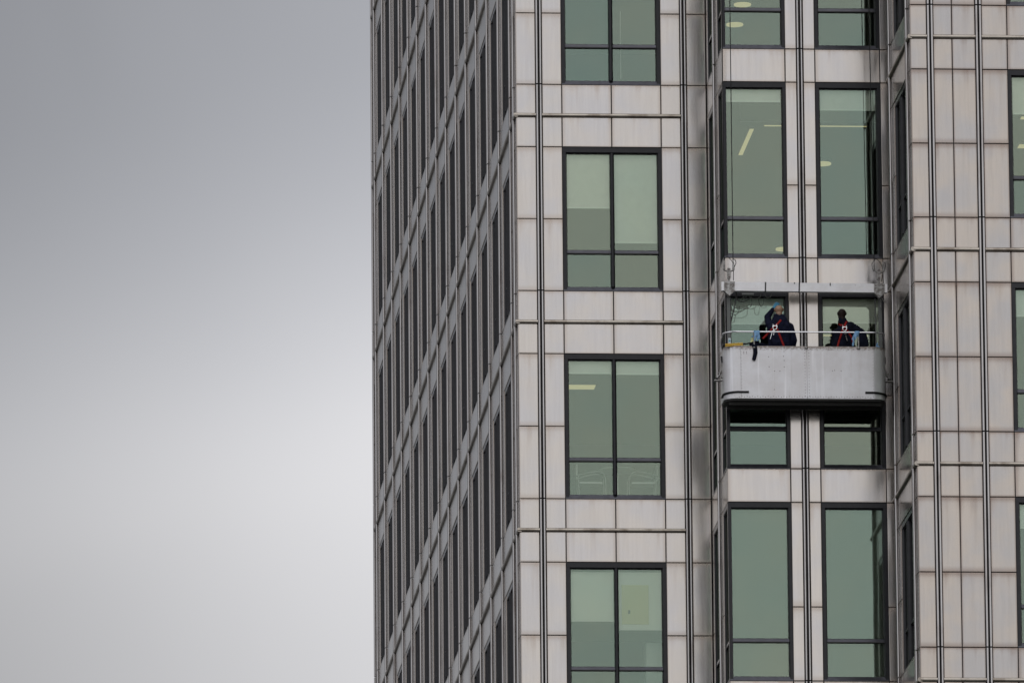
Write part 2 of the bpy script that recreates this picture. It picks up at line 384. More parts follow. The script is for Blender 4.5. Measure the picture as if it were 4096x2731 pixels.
def window(face, u0, u1, z0, z1, mull=True, side=False, lpost=False):
    pc = face.w((u0+u1)/2, 0, 0)
    if not seen(pc.x, pc.y, z0, z1): return None
    W_, H_ = u1-u0, z1-z0
    k = ('w', round(W_, 3), round(H_, 3), mull, lpost)
    jl, hd, si, tz = (.065 if lpost else .078), .108, .085, .745
    if k not in cache:
        mb = MB(); e = .003; fy = .016
        if lpost: mb.box(e, jl, fy, .13, e, H_-e)
        else: mb.prism([(e, fy), (jl-.012, fy), (jl, fy+.035), (jl, .13), (e, .13)], 'z', e, H_-e)
        mb.prism([(W_-e, fy), (W_-jl+.012, fy), (W_-jl, fy+.035), (W_-jl, .13), (W_-e, .13)], 'z', e, H_-e)
        mb.prism([(fy-.004, H_-e), (fy-.004, H_-hd+.012), (fy+.03, H_-hd), (.13, H_-hd), (.13, H_-e)], 'x', e+.001, W_-e-.001)
        mb.prism([(fy-.012, e), (fy-.012, .012), (fy+.03, si), (.13, si), (.13, e)], 'x', e+.001, W_-e-.001, 1)
        # black gasket line round the panes
        for x0, x1, a, b in ((jl, W_-jl, si, si+.012), (jl, W_-jl, H_-hd-.012, H_-hd), (jl, jl+.01, si+.012, H_-hd-.012), (W_-jl-.01, W_-jl, si+.012, H_-hd-.012)):
            mb.box(x0, x1, .085, .105, a, b, 2)
        cache[k] = mb.mesh(M_FRAME, M_SILL, M_GASKET, name='window')
        mb = MB(); r = .041
        prof = [(-r, .125), (r, .125), (r, .045)] + [(r*math.cos(a), .045-.05*math.sin(a)) for a in [math.pi*i/6 for i in range(1, 6)]] + [(-r, .045)]
        mb.prism(prof, 'z', si+.001, H_-hd-.001, 0, True); me = mb.mesh(M_FRAME, name='mullion')
        try: me.set_sharp_from_angle(angle=R(50))
        except Exception: pass
        cache[k+('m',)] = me
        xs = [(jl+.001, W_/2-r-.001), (W_/2+r+.001, W_-jl-.001)] if mull else [(jl+.001, W_-jl-.001)]
        cache[k+('x',)] = xs
        tr = MB()
        wt = xs[0][1]-xs[0][0]
        tr.prism([(.045, .002), (.052, .052), (.075, .066), (.12, .066), (.12, .002)], 'x', 0, wt, 0)
        tr.box(0, wt, .043, .085, -.014, .0015, 1)
        cache[k+('t',)] = tr.mesh(M_SILL, M_GASKET, name='transom')
        p1 = MB(); p1.box(.001, wt-.001, .100, .108, si, tz+.02-.003); cache[k+('p1',)] = p1.mesh(M_GLASS, name='pane')
        p2 = MB(); p2.box(.001, wt-.001, .100, .108, tz+.05, H_-hd); cache[k+('p2',)] = p2.mesh(M_GLASS, name='pane')
    wn = put('window', face, u0, 0, z0, cache[k])
    if mull: obj('mullion', cache[k+('m',)], None, wn, (W_/2, 0, 0))
    for x0, x1 in cache[k+('x',)]:
        obj('transom', cache[k+('t',)], None, wn, (x0, 0, tz))
        obj('pane', cache[k+('p1',)], None, wn, (x0, 0, 0)); obj('pane', cache[k+('p2',)], None, wn, (x0, 0, 0))
    return wn

def stack(face, u0, u1, levels, name='cladding_panel'):
    """levels: list of (lo, hi) relative to each sill level"""
    for b in BL:
        for lo, hi in levels: panel(face, u0, u1, b+lo, b+hi, name)
LOW, HI = [(-4, rM), (rM, rT)], [(rT, rRAIL), (rRAIL, 0)]
backs = []
def back(face, u0, u1, z0, z1, d0=.0295, d1=.16): backs.append((face, u0, u1, z0, z1, d0, d1))
ZB, ZT = BL[-1]-4, BL[0]
wins = {}
# --- pier front
stack(F_PIER, 0, .378, LOW+HI); pair(F_PIER, .4365); stack(F_PIER, .495, .875, LOW+HI)
for b in BL:
    for lo, hi in HI:
        panel(F_PIER, .875, 1.8195, b+lo, b+hi); panel(F_PIER, 1.8195, 2.762, b+lo, b+hi)
    back(F_PIER, .875, 2.762, b+rT, b)
    wins[('pier', round(b))] = window(F_PIER, .875, 2.762, b-4, b+rT)
stack(F_PIER, 2.762, 3.138, LOW+HI); pair(F_PIER, 3.1965); stack(F_PIER, 3.255, 3.630, LOW+[(rT, 0)])
rail(F_PIER, -.045, .378); rail(F_PIER, .495, 3.135)
back(F_PIER, .03, .875, ZB, ZT); back(F_PIER, 2.762, 3.60, ZB, ZT)
# --- centre front
for b in BL:
    panel(F_CEN, .005, 1.187, b+rR, b); panel(F_CEN, 1.751, 2.975, b+rR, b)
    back(F_CEN, .03, 1.187, b+rR, b); back(F_CEN, 1.751, 2.975, b+rR, b)
    wins[('left', round(b))] = window(F_CEN, .002, 1.187, b-4, b+rR, mull=False, lpost=True)
    wins[('right', round(b))] = window(F_CEN, 1.751, 2.975, b-4, b+rR, mull=False)
CENR = [(-4, rM), (rM, rR), (rR, 0)]
stack(F_CEN, 1.187, 1.404, CENR); pair(F_CEN, 1.4645); stack(F_CEN, 1.525, 1.751, CENR); stack(F_CEN, 2.975, 3.125, CENR)
back(F_CEN, 1.187, 1.751, ZB, ZT); back(F_CEN, 2.975, 3.12, ZB, ZT)
# --- right-hand front
def regular(face, u0, n, end=None):
    """from a corner at u0: corner panels, narrow bay between two pairs of tubes, then n window bays"""
    stack(face, u0, u0+.313, LOW+HI); pair(face, u0+.37); stack(face, u0+.427, u0+.777, LOW+HI); stack(face, u0+.777, u0+1.211, LOW+HI)
    pair(face, u0+1.268)
    rail(face, u0, u0+.313); rail(face, u0+.427, u0+1.211)
    back(face, u0+.03, u0+1.80, ZB, ZT)
regular(F_RIGHT, 0, 2)
u = 1.268
for k in range(2):
    stack(F_RIGHT, u+.057, u+.532, LOW+HI); stack(F_RIGHT, u+2.419, u+2.854, LOW+HI); pair(F_RIGHT, u+2.911)
    for b in BL:
        for lo, hi in HI:
            panel(F_RIGHT, u+.532, u+1.4755, b+lo, b+hi); panel(F_RIGHT, u+1.4755, u+2.419, b+lo, b+hi)
        back(F_RIGHT, u+.532, u+2.419, b+rT, b)
        wins[('far%d' % k, round(b))] = window(F_RIGHT, u+.532, u+2.419, b-4, b+rT)
    back(F_RIGHT, u+2.419, u+3.443, ZB, ZT)
    rail(F_RIGHT, u+.057, u+2.854); u += 2.911
# --- return wall between pier and centre
for b in BL:
    for (a0, a1, m0, m1) in ((.02, .27, .27, 1.25), (1.80, 2.20, 2.20, 3.11)):
        panel(F_A, a0, a1, b-4, b+rM); panel(F_A, a0, a1, b+rM, b+rR)
        panel(F_A, a0, a1, b+rR, b); panel(F_A, m0, m1, b+rR, b)
        back(F_A, m0, m1 if m1 < 3 else 3.10, b+rR, b, .0295, .12)
        wa = window(F_A, m0, m1, b-4, b+rR, mull=False)
        if wa: wa.scale = (1, .42, 1)
stack(F_A, 1.25, 1.65, CENR); pair(F_A, 1.72)
back(F_A, .035, .27, ZB, ZT, .0295, .12); back(F_A, 1.25, 2.20, ZB, ZT, .0295, .12)
# --- return wall between centre and right-hand front
stack(F_B, .02, .313, LOW+HI); pair(F_B, .37); stack(F_B, .427, .88, LOW+HI)
for b in BL:
    for lo, hi in HI: panel(F_B, .88, 2.767, b+lo, b+hi)
    back(F_B, .88, 2.767, b+rT, b)
    window(F_B, .88, 2.767, b-4, b+rT)
stack(F_B, 2.767, 3.23, LOW+HI); pair(F_B, 3.29); stack(F_B, 3.35, 3.666, LOW+HI)
rail(F_B, .03, .313); rail(F_B, .427, 3.23); rail(F_B, 3.35, 3.71)
back(F_B, .03, .88, ZB, ZT); back(F_B, 2.767, 3.63, ZB, ZT)
# --- long side wall: u counts from the far end
SIDE_L = 43.30
def side(un_): return SIDE_L - un_
stack(F_SIDE, side(.313), side(0), LOW+HI, 'corner_panel'); pair(F_SIDE, side(.37))
stack(F_SIDE, side(1.16), side(.427), LOW+HI, 'corner_panel'); pair(F_SIDE, side(1.22))
rail(F_SIDE, side(.313), side(-.045)); rail(F_SIDE, side(1.16), side(.427))
back(F_SIDE, side(1.75), side(.03), ZB, ZT)
s0 = 1.22
for k in range(14):
    a = s0 + 2.911*k
    stack(F_SIDE, side(a+.532), side(a+.057), [(-4, rT), ], 'jamb_panel'); stack(F_SIDE, side(a+2.854), side(a+2.379), [(-4, rT)], 'jamb_panel')
    for b in BL:
        for lo, hi in HI: panel(F_SIDE, side(a+2.854), side(a+.057), b+lo, b+hi, 'spandrel_panel')
        back(F_SIDE, side(a+2.379), side(a+.532), b+rT, b)
        window(F_SIDE, side(a+2.379), side(a+.532), b-4, b+rT)
    pair(F_SIDE, side(a+2.911)); rail(F_SIDE, side(a+2.854), side(a+.057))
    back(F_SIDE, side(a+2.911+.532), side(a+2.379), ZB, ZT)
e_ = s0 + 2.911*14
stack(F_SIDE, side(e_+.85), side(e_+.057), LOW+HI, 'corner_panel'); pair(F_SIDE, side(e_+.91)); stack(F_SIDE, 0, side(e_+.967), LOW+HI, 'corner_panel')
rail(F_SIDE, side(e_+.85), side(e_+.057))
# backing behind the joints, one mesh for the tower
mb = MB()
for (face, u0, u1, z0, z1, d0, d1) in backs:
    c = [face.w(u0, d0, z0), face.w(u1, d0, z0), face.w(u1, d1, z0), face.w(u0, d1, z0)]
    v = [tuple(p-TL) for p in c] + [tuple(p-TL+Vector((0, 0, z1-z0))) for p in c]
    mb.add(v, [(0, 3, 2, 1), (4, 5, 6, 7), (0, 1, 5, 4), (1, 2, 6, 5), (2, 3, 7, 6), (3, 0, 4, 7)])
obj('backing_wall', mb.mesh(M_SLOT), None, tower)
# floors, ceilings, partitions behind the glass
def tbox(name, boxes, m):
    mb = MB()
    for (x0, x1, y0, y1, z0, z1) in boxes: mb.box(x0-TL.x, x1-TL.x, y0-TL.y, y1-TL.y, z0-TL.z, z1-TL.z)
    return obj(name, mb.mesh(m), None, tower)
for b in BL:
    tbox('floor_slab', [(.30, 3.9, .20, 12, b-.61, b-.03), (3.9, 7.05, -2.93, 12, b-.61, b-.03), (7.05, 16, -6.60, 12, b-.61, b-.03), (.30, 1.5, 12, 43.1, b-.61, b-.03)], M_CEIL)
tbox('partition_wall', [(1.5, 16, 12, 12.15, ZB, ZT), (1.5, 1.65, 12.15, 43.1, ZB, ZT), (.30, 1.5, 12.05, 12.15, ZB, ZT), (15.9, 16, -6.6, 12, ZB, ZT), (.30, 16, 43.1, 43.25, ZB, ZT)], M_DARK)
tbox('lower_storeys', [(.155, 3.79, .05, 43.25, GZ, ZB), (3.79, 6.92, -3.07, 43.25, GZ, ZB), (6.92, 50, -6.74, 43.25, GZ, ZB)], M_CORE)
tbox('upper_storeys', [(.155, 3.79, .05, 43.25, ZT, 215), (3.79, 6.92, -3.07, 43.25, ZT, 215), (6.92, 50, -6.74, 43.25, ZT, 215)], M_CORE)
tbox('rear_core', [(16.05, 50, -6.6, 43.25, ZB, ZT)], M_CORE)

# blinds (sub-parts of their window)
def roller(win, W_, H_, x0, x1, zb):
    """zb = height of the bottom bar above the window base"""
    mb = MB(); mb.box(x0, x1, .17, .174, zb, H_-.06, 0); mb.box(x0, x1, .163, .18, zb-.03, zb, 1)
    obj('roller_blind', mb.mesh(M_BLIND, M_BLINDBAR), None, win)
def venetian(win, x0, x1, z0, z1, m, pitch=.027, slope=0.0):
    mb = MB(); z = z1
    while z > z0:
        a, b = z, z - slope*(1 if z-z0 > .3 else 1)
        v = [(x0, .160, z+.014), (x1, .160, z+.014), (x1, .170, z-.014), (x0, .170, z-.014)]
        v2 = [(p[0], p[1]+.0012, p[2]+.0006) for p in v]
        mb.add(v+v2, [(0, 1, 2, 3), (7, 6, 5, 4), (0, 4, 5, 1), (3, 2, 6, 7), (0, 3, 7, 4), (1, 5, 6, 2)])
        z -= pitch
    o = obj('venetian_blind', mb.mesh(m), None, win); return o
PW, PH = 1.887, 2.786
lx, rx = (.082, .900), (.987, 1.805)
b1, b2, b3 = round(BL[3]-0), round(BL[4]), round(BL[5])     # windows named by the sill level above them
W_up, W_1, W_2, W_3 = wins[('pier', round(BL[2]))], wins[('pier', round(BL[3]))], wins[('pier', round(BL[4]))], wins[('pier', round(BL[5]))]
def zrel(z, b): return z - (b-4)
roller(W_1, PW, PH, *lx, zrel(43.70, BL[3])); roller(W_1, PW, PH, *rx, zrel(43.03, BL[3]))
roller(W_2, PW, PH, *lx, zrel(40.50, BL[4])); roller(W_2, PW, PH, *rx, zrel(40.49, BL[4]))
venetian(W_3, *lx, zrel(35.72, BL[5]), PH-.17, M_SLAT); venetian(W_3, *rx, zrel(35.56, BL[5]), PH-.17, M_SLAT)
CH = 3.362
for key, zz_ in ((('left', round(BL[3])), 45.08), (('right', round(BL[3])), 44.93), (('left', round(BL[4])), 40.83), (('right', round(BL[4])), 40.86)):
    wn = wins[key]; b = BL[3] if key[1] == round(BL[3]) else BL[4]
    W_ = 1.185 if key[0] == 'left' else 1.224
    roller(wn, W_, CH, .07, W_-.082, zrel(zz_, b))
for nm, W_ in (('left', 1.185), ('right', 1.224)):
    venetian(wins[(nm, round(BL[5]))], .07, W_-.082, .10, CH-.12, M_SLATDIM, .027)
for key, zz_ in ((('far0', round(BL[3])), 44.05), (('far0', round(BL[4])), 40.25), (('far0', round(BL[5])), 36.3)):
    wn = wins[key]; b = {round(BL[3]): BL[3], round(BL[4]): BL[4], round(BL[5]): BL[5]}[key[1]]
    if wn: roller(wn, PW, PH, *lx, zrel(zz_, b)); roller(wn, PW, PH, *rx, zrel(zz_, b))

# ------------------------------------------------------------------ ground
mb = MB(); mb.box(-6000, 6000, -6000, 6000, GZ-.3, GZ)
obj('ground', mb.mesh(M_GROUND), None, None, kind='structure')

# ------------------------------------------------------------------ things behind the glass
M_LAMP = mat('warm_lamp_diffuser', (.9, .85, .6), .5, 0, .5, (1.0, .86, .45), .42)
def lamp_bar(x0, x1, y0, y1, z, label):
    e = empty('ceiling_lamp', ((x0+x1)/2, (y0+y1)/2, z), label, 'ceiling lamp', 'lit lamps on the office ceilings')
    hx, hy = (x1-x0)/2, (y1-y0)/2
    mb = MB(); mb.box(-hx-.02, hx+.02, -hy-.02, hy+.02, .0, .05); obj('housing', mb.mesh(M_CEIL), None, e)
    mb = MB(); mb.box(-hx, hx, -hy, hy, -.012, -.001); obj('diffuser', mb.mesh(M_LAMP), None, e)
def lamp_disc(x, y, z, r, label, sq=1.0):
    e = empty('ceiling_lamp', (x, y, z), label, 'ceiling lamp', 'lit lamps on the office ceilings')
    mb = MB(); c = [(r*1.15*math.cos(t), r*1.15*math.sin(t)) for t in [2*math.pi*i/20 for i in range(20)]]
    mb.prism(c, 'z', .0, .05); obj('housing', mb.mesh(M_CEIL), None, e)
    mb = MB(); c = [(a/1.15, b/1.15) for a, b in c]; mb.prism(c, 'z', -.03, -.001); obj('diffuser', mb.mesh(M_LAMP), None, e)
zc1 = BL[3]-.61-.052                                # ceiling height in the 42 m storey
lamp_bar(4.63, 4.71, .75, 3.0, zc1, 'long strip lamp running away from the tall left window above the cradle')
lamp_bar(4.88, 6.84, .42, .47, zc1, 'thin bright line of light across the top of the tall right window above the cradle')
lamp_disc(6.33, 3.7, zc1, .17, 'small round lamp low in the tall right window above the cradle')
lamp_disc(5.17, 7.28, BL[2]-.662, .17, 'upper of the two oval lamps in the topmost left window')
lamp_disc(5.18, 9.0, BL[2]-.662, .17, 'lower of the two oval lamps in the topmost left window')
lamp_bar(1.30, 2.05, 5.7, 6.1, BL[4]-.662, 'wide rectangular lamp in the third pier window down')
lamp_bar(5.3, 6.84, .75, .80, BL[4]-.662, 'thin bright line of light beside the right hand worker in his window')
lamp_disc(6.36, 11.6, zc1, .16, 'half hidden lamp at the bottom corner of the tall left window above the cradle')
lamp_bar(9.70, 10.3, -.50, -.30, zc1, 'upper lamp in the window at the right edge of the picture')
lamp_bar(9.95, 10.5, 1.9, 2.2, zc1, 'middle dim lamp in the window at the right edge of the picture')
M_BULK = mat('pale_bulkhead_board', (.46, .46, .45), .8)
tbox('ceiling_bulkhead', [(4.275, 5.45, -1.10, -1.02, 45.105, BL[3]-.612)], M_BULK); tbox('ceiling_bulkhead', [(5.55, 6.85, -1.10, -1.02, 45.105, BL[3]-.612)], M_BULK)
# pale cupboard, paper board, chairs and table seen through the pier windows
e = empty('cupboard', (2.70, .62, BL[5]-4.0), 'pale cupboard standing behind the lowest pier window at its right side', 'cupboard')
M_PALE = mat('pale_laminate', (.40, .41, .40), .6)
mb = MB(); mb.box(-.18, .24, 0, .45, .0, 1.36); obj('carcass', mb.mesh(M_PALE), None, e)
mb = MB(); mb.box(-.17, .025, -.02, -.002, .02, 1.34); mb.box(.032, .23, -.02, -.002, .02, 1.34); obj('doors', mb.mesh(M_PALE), None, e)
M_CREAM = mat('cream_card', (.62, .56, .34), .8)
e = empty('card_board', (2.27, .150, 36.42), 'large cream card fixed inside the lowest pier window at the right pane', 'board')
mb = MB(); mb.box(-.24, .27, 0, .006, -.75, 0); obj('card', mb.mesh(M_CREAM), None, e)
mb = MB(); mb.box(-.12, -.08, -.012, -.001, -.55, -.48); obj('clip', mb.mesh(M_FRAME), None, e)
M_CHAIR = mat('brushed_chair_tube', (.30, .30, .30), .4, .8)
def tub_chair(x, y, z, flip, label):
    e = empty('chair', (x, y, z), label, 'chair', 'steel tube chairs behind the third pier window')
    f = flip
    mb = MB(); mb.tube(smoothpts([(.28*f, 0, .0), (.27*f, 0, .50), (.18*f, 0, .64), (-.05*f, 0, .62), (-.26*f, .0, .56), (-.26*f, .35, .56), (-.05*f, .42, .64), (.18*f, .42, .66), (.27*f, .42, .52), (.28*f, .42, 0)], 5), .013, 8)
    obj('tube_frame', mb.mesh(M_CHAIR), None, e)
    mb = MB(); mb.box(-.22, .22, .03, .39, .42, .45); obj('seat', mb.mesh(M_CHAIR), None, e)
    mb = MB(); mb.tube([(-.22*f, .0, .0), (-.24*f, 0, .56)], .012, 8); obj('leg', mb.mesh(M_CHAIR), None, e)
    mb = MB(); mb.tube([(-.22*f, .40, .0), (-.24*f, .38, .56)], .012, 8); obj('leg', mb.mesh(M_CHAIR), None, e)
    mb = MB(); mb.box(min(-.25*f, -.28*f), max(-.25*f, -.28*f), .05, .37, .50, .78); obj('backrest', mb.mesh(M_CHAIR), None, e)
tub_chair(1.50, .45, BL[4]-4.03, 1, 'left steel tube chair behind the third pier window down')
tub_chair(2.50, .45, BL[4]-4.03, -1, 'right steel tube chair behind the third pier window down')
e = empty('table', (2.02, .70, BL[4]-4.03), 'small pale table between the two steel tube chairs', 'table')
mb = MB(); c = [(.36*math.cos(t), .36*math.sin(t)) for t in [2*math.pi*i/24 for i in range(24)]]; mb.prism(c, 'z', .70, .72); obj('tabletop', mb.mesh(M_PALE), None, e)
mb = MB(); mb.tube([(0, 0, .02), (0, 0, .70)], .03, 10); obj('pedestal', mb.mesh(M_STEEL), None, e)
mb = MB(); c = [(.22*math.cos(t), .22*math.sin(t)) for t in [2*math.pi*i/20 for i in range(20)]]; mb.prism(c, 'z', 0, .02); obj('base', mb.mesh(M_STEEL), None, e)
e = empty('blind_cord', (2.125, .20, 46.2), 'white cord hanging down the right pane of the topmost pier window', 'cord')
mb = MB(); mb.tube([(0, 0, 0), (.004, 0, 1.32)], .004, 6); obj('cord', mb.mesh(M_BLINDBAR), None, e)

# ------------------------------------------------------------------ the cleaning cradle
CXL, CXR, CYF, CYB, CZ0, CZ1 = 3.625, 6.645, -4.03, -3.33, 39.183, 40.156
CL = Vector(((CXL+CXR)/2, (CYF+CYB)/2, CZ0))
cradle = empty('cleaning_cradle', CL, 'pale grey riveted window cleaning cradle hanging from wire ropes', 'cradle')
HX, HY, HH, RC = (CXR-CXL)/2, (CYB-CYF)/2, CZ1-CZ0, .24
def loc(x, y, z): return (x-CL.x, y-CL.y, z-CL.z)
def skin_sheet(pts, z0, z1, t=.012):
    """sheet following a plan polyline; outward side is to the right of travel"""
    P = [Vector((a, b, 0)) for a, b in pts]; nr = []
    for i in range(len(P)):
        d = (P[min(i+1, len(P)-1)]-P[max(i-1, 0)]).normalized(); nr.append(Vector((d.y, -d.x, 0)))
    v = []; n = len(P)
    for q in range(n):
        o_, i_ = P[q], P[q]-nr[q]*t
        v += [(o_.x, o_.y, z0), (o_.x, o_.y, z1), (i_.x, i_.y, z1), (i_.x, i_.y, z0)]
    f = []
    for q in range(n-1):
        for k in range(4): f.append((q*4+k, q*4+(k+1) % 4, q*4+4+(k+1) % 4, q*4+4+k))
    f += [(0, 1, 2, 3), ((n-1)*4+3, (n-1)*4+2, (n-1)*4+1, (n-1)*4)]
    mb = MB(); mb.add(v, f, 0, False); me = mb.mesh(M_PAINT)
    for p in me.polygons: p.use_smooth = True
    try: me.set_sharp_from_angle(angle=R(40))
    except Exception: pass
    return me
xs1 = 3.93-CL.x; xm = 5.165-CL.x; xs2 = 6.41-CL.x
arcL = [(-HX+RC-RC*math.sin(a), -HY+RC-RC*math.cos(a)) for a in [math.pi/2*(1-i/10) for i in range(11)]]
arcR = [(HX-RC+RC*math.sin(a), -HY+RC-RC*math.cos(a)) for a in [math.pi/2*i/10 for i in range(11)]]
obj('corner_sheet', skin_sheet([(-HX, HY)] + arcL + [(-HX+RC+.004, -HY), (xs1-.002, -HY)], 0, HH), None, cradle)
obj('front_sheet', skin_sheet([(xs1+.002, -HY), (xm-.002, -HY)], 0, HH), None, cradle)
obj('front_sheet', skin_sheet([(xm+.002, -HY), (xs2-.002, -HY)], 0, HH), None, cradle)
obj('corner_sheet', skin_sheet([(xs2+.002, -HY), (HX-RC-.004, -HY)] + arcR + [(HX, HY)], 0, HH), None, cradle)
obj('back_sheet', skin_sheet([(HX-.02, HY), (-HX+.02, HY)], 0, HH-.1), None, cradle)
# straps behind the seams, rim tube, floor
def plan_loop(off, z, n=10):
    h, k = HX-off, HY-off; r = RC-off
    p = [(-h, k, z), (-h, -k+r, z)] + [(-h+r-r*math.sin(a), -k+r-r*math.cos(a), z) for a in [math.pi/2*(1-i/n) for i in range(1, n)]]
    p += [(-h+r, -k, z), (0, -k, z), (h-r, -k, z)] + [(h-r+r*math.sin(a), -k+r-r*math.cos(a), z) for a in [math.pi/2*i/n for i in range(1, n)]] + [(h, -k+r, z), (h, k, z)]
    return p
mb = MB(); mb.tube(plan_loop(.016, HH+.004), .016, 8); obj('top_rim', mb.mesh(M_PAINT), None, cradle)
mb = MB(); pl = [(p[0], p[1]) for p in plan_loop(.014, 0)]; mb.prism(pl[::-1], 'z', -.035, .02); obj('floor_tray', mb.mesh(M_UNDER), None, cradle)
for y_ in (-.2, .2):
    mb = MB(); mb.box(-HX+.1, HX-.1, y_-.03, y_+.03, -.10, -.036); obj('underframe_bar', mb.mesh(M_UNDER), None, cradle)
mb = MB()
def rivet(x, z, r=.007):
    c = [(x+r*math.cos(t), z+r*math.sin(t)) for t in [2*math.pi*i/6 for i in range(6)]]
    v = [(a, -HY-.0005, b) for a, b in c] + [(x+(a-x)*.5, -HY-.004, z+(b-z)*.5) for a, b in c]
    mb.add(v, [(i, (i+1) % 6, 6+(i+1) % 6, 6+i) for i in range(6)] + [(6, 7, 8, 9, 10, 11)])
for i in range(16):
    z = .05 + i*.058
    for x in (xs1, xs2): rivet(x+(.012 if x < 0 else -.012), z+.02, .006)
    rivet(xm-.038, z); rivet(xm+.038, z)
for i in range(52): rivet(-HX+RC+.03+i*.049, .024+.014*(i % 2), .008)
for i in range(26): rivet(-HX+RC+.06+i*.096+random.uniform(-.01, .01), HH-.045, .007)
for x, z in ((3.99, 40.06), (4.04, 40.06), (3.99, 40.03), (4.04, 40.03), (4.74, 40.07), (4.73, 39.98), (4.74, 39.90), (4.45, 39.97), (4.46, 39.78), (4.74, 39.78), (4.55, 39.35), (4.56, 39.70), (4.66, 39.70), (5.68, 39.72), (5.64, 39.71), (5.80, 39.71)):
    rivet(x-CL.x, z-CL.z, .009)
M_RIVET = mat('rusty_rivet', (.07, .05, .045), .6)
obj('rivets', mb.mesh(M_RIVET), None, cradle, kind='stuff')
# bumpers at the lower corners
def plan_arc(sgn, x_in, z, off, back_):
    h, k = HX+off, HY+off; r = RC+off
    p = [(x_in, -k, z)] + [(h-r+r*math.sin(a), -k+r-r*math.cos(a), z-.02*i/10) for i, a in [(i, math.pi/2*i/10) for i in range(11)]] + [(h, back_, z-.03)]
    return [(q[0]*sgn, q[1], q[2]) for q in p]
for sgn, xin in ((-1, HX-.45), (1, HX-.40)):
    mb = MB(); mb.tube(plan_arc(sgn, xin, .118, .014, .05), .020, 8); obj('bumper', mb.mesh(M_RUBBER), None, cradle)
# suspension beam (a little out of level), gussets, hanger links
beam_e = obj('suspension_beam', (lambda mb: (mb.box(-1.548, 1.548, -.055, .055, -.083, .083), mb.mesh(M_BEAMP))[1])(MB()), None, cradle, loc(5.174, -3.64, 41.362))
beam_e.rotation_euler = (0, R(.35), 0)
for x in (4.445, 5.076):
    mb = MB(); mb.box(-.013, .013, -.058, .058, -.087, .087); o = obj('strap', mb.mesh(M_TAPE), None, beam_e, (x-5.174, 0, 0)); o.rotation_euler = (0, R(1.5), 0)
for x, h in ((4.988, .022), (5.656, .05)):
    mb = MB(); mb.box(-.010, .010, -.060, -.0555, .083-h, .086); obj('strap', mb.mesh(M_TAPE), None, beam_e, (x-5.174, 0, 0))
for sgn, gx in ((-1, 3.768), (1, 6.572)):
    gxr = gx-5.174
    for ys in (-.058, .066):
        mb = MB(); mb.prism([(-.10, .09), (-.10, -.085), (0, -.185), (.10, -.085), (.10, .09)], 'y', ys-.008, ys)
        gu = obj('gusset_plate', mb.mesh(M_ZINC), None, beam_e, (gxr, 0, 0))
        if ys < 0:
            for bx in (-.066, .066):
                for bz in (.045, -.005):
                    mb = MB(); c = [(bx+.014*math.cos(t), bz+.014*math.sin(t)) for t in [2*math.pi*i/6 for i in range(6)]]
                    mb.prism(c, 'y', ys-.016, ys-.0085); obj('bolt', mb.mesh(M_RIVET), None, gu)
    # hanger: threaded eye, link, yoke, two rope sockets
    zb = 41.45
    hang = obj('hanger_link', (lambda mb: ([mb.tube([(0, 0, .0), (0, 0, .11)], .014, 8),
        mb.prism([(.034*math.cos(t), (.11 if math.sin(t) < 0 else .255) + .034*math.sin(t)) for t in [2*math.pi*i/20 for i in range(20)]], 'y', -.035, -.015),
        mb.prism([(.034*math.cos(t), (.11 if math.sin(t) < 0 else .255) + .034*math.sin(t)) for t in [2*math.pi*i/20 for i in range(20)]], 'y', .015, .035)], mb.mesh(M_ZINC))[1])(MB()), None, cradle, loc(gx, -3.64, zb-.01))
    for zz_ in (.11, .255):
        mb = MB(); c = [(.017*math.cos(t), zz_+.017*math.sin(t)) for t in [2*math.pi*i/10 for i in range(10)]]; mb.prism(c, 'y', -.046, .046); obj('pin', mb.mesh(M_RIVET), None, hang)
    tl = .02 if sgn > 0 else 0
    mb = MB(); mb.tube([(-.088, 0, .252+tl), (-.03, 0, .225), (.0, 0, .27), (.03, 0, .225), (.088, 0, .248-tl)], [.018, .016, .03, .016, .018], 10); obj('yoke', mb.mesh(M_ZINC), None, hang)
    for k, xx in ((0, -.088), (1, .088)):
        mb = MB(); mb.tube([(xx, 0, .25+(tl if k == 0 else -tl)), (xx*(.98), 0, .33), (xx*.96, 0, .40), (xx*.93, 0, .43)], [.022, .020, .012, .006], 8); obj('rope_socket', mb.mesh(M_ZINC), None, hang)
    mb = MB()
    if sgn < 0:
        mb.tube(smoothpts([(-.085, 0, .40), (-.07, -.01, .47), (-.02, -.02, .49), (.04, -.02, .44), (.085, -.01, .38)]), .006, 6)
        mb.tube(smoothpts([(.085, 0, .46), (.12, -.01, .44), (.135, -.01, .38), (.10, 0, .30), (.09, 0, .24), (.085, 0, .05)]), .007, 6)
    else:
        mb.tube(smoothpts([(-.085, 0, .44), (-.05, -.01, .475), (.02, -.02, .42), (.07, -.02, .32), (.085, -.01, .26)]), .006, 6)
        mb.tube(smoothpts([(-.09, 0, .44), (-.125, -.01, .38), (-.11, -.01, .28), (-.09, 0, .24)]), .005, 6)
        mb.tube(smoothpts([(.08, 0, .42), (.12, -.01, .40), (.125, 0, .32), (.09, 0, .26), (.05, 0, .05)]), .006, 6)
    obj('slack_cable', mb.mesh(M_ROPE), None, hang)
for x0, x1, z0 in ((3.686, 3.700, 41.87), (3.850, 3.853, 41.87), (6.490, 6.470, 41.87), (6.658, 6.650, 41.87)):
    mb = MB(); mb.tube([loc(x0, -3.64, z0), loc(x1, -3.64, 46.0), loc(x1, -3.64, 56.0)], .0085, 6); obj('wire_rope', mb.mesh(M_ROPE), None, cradle)
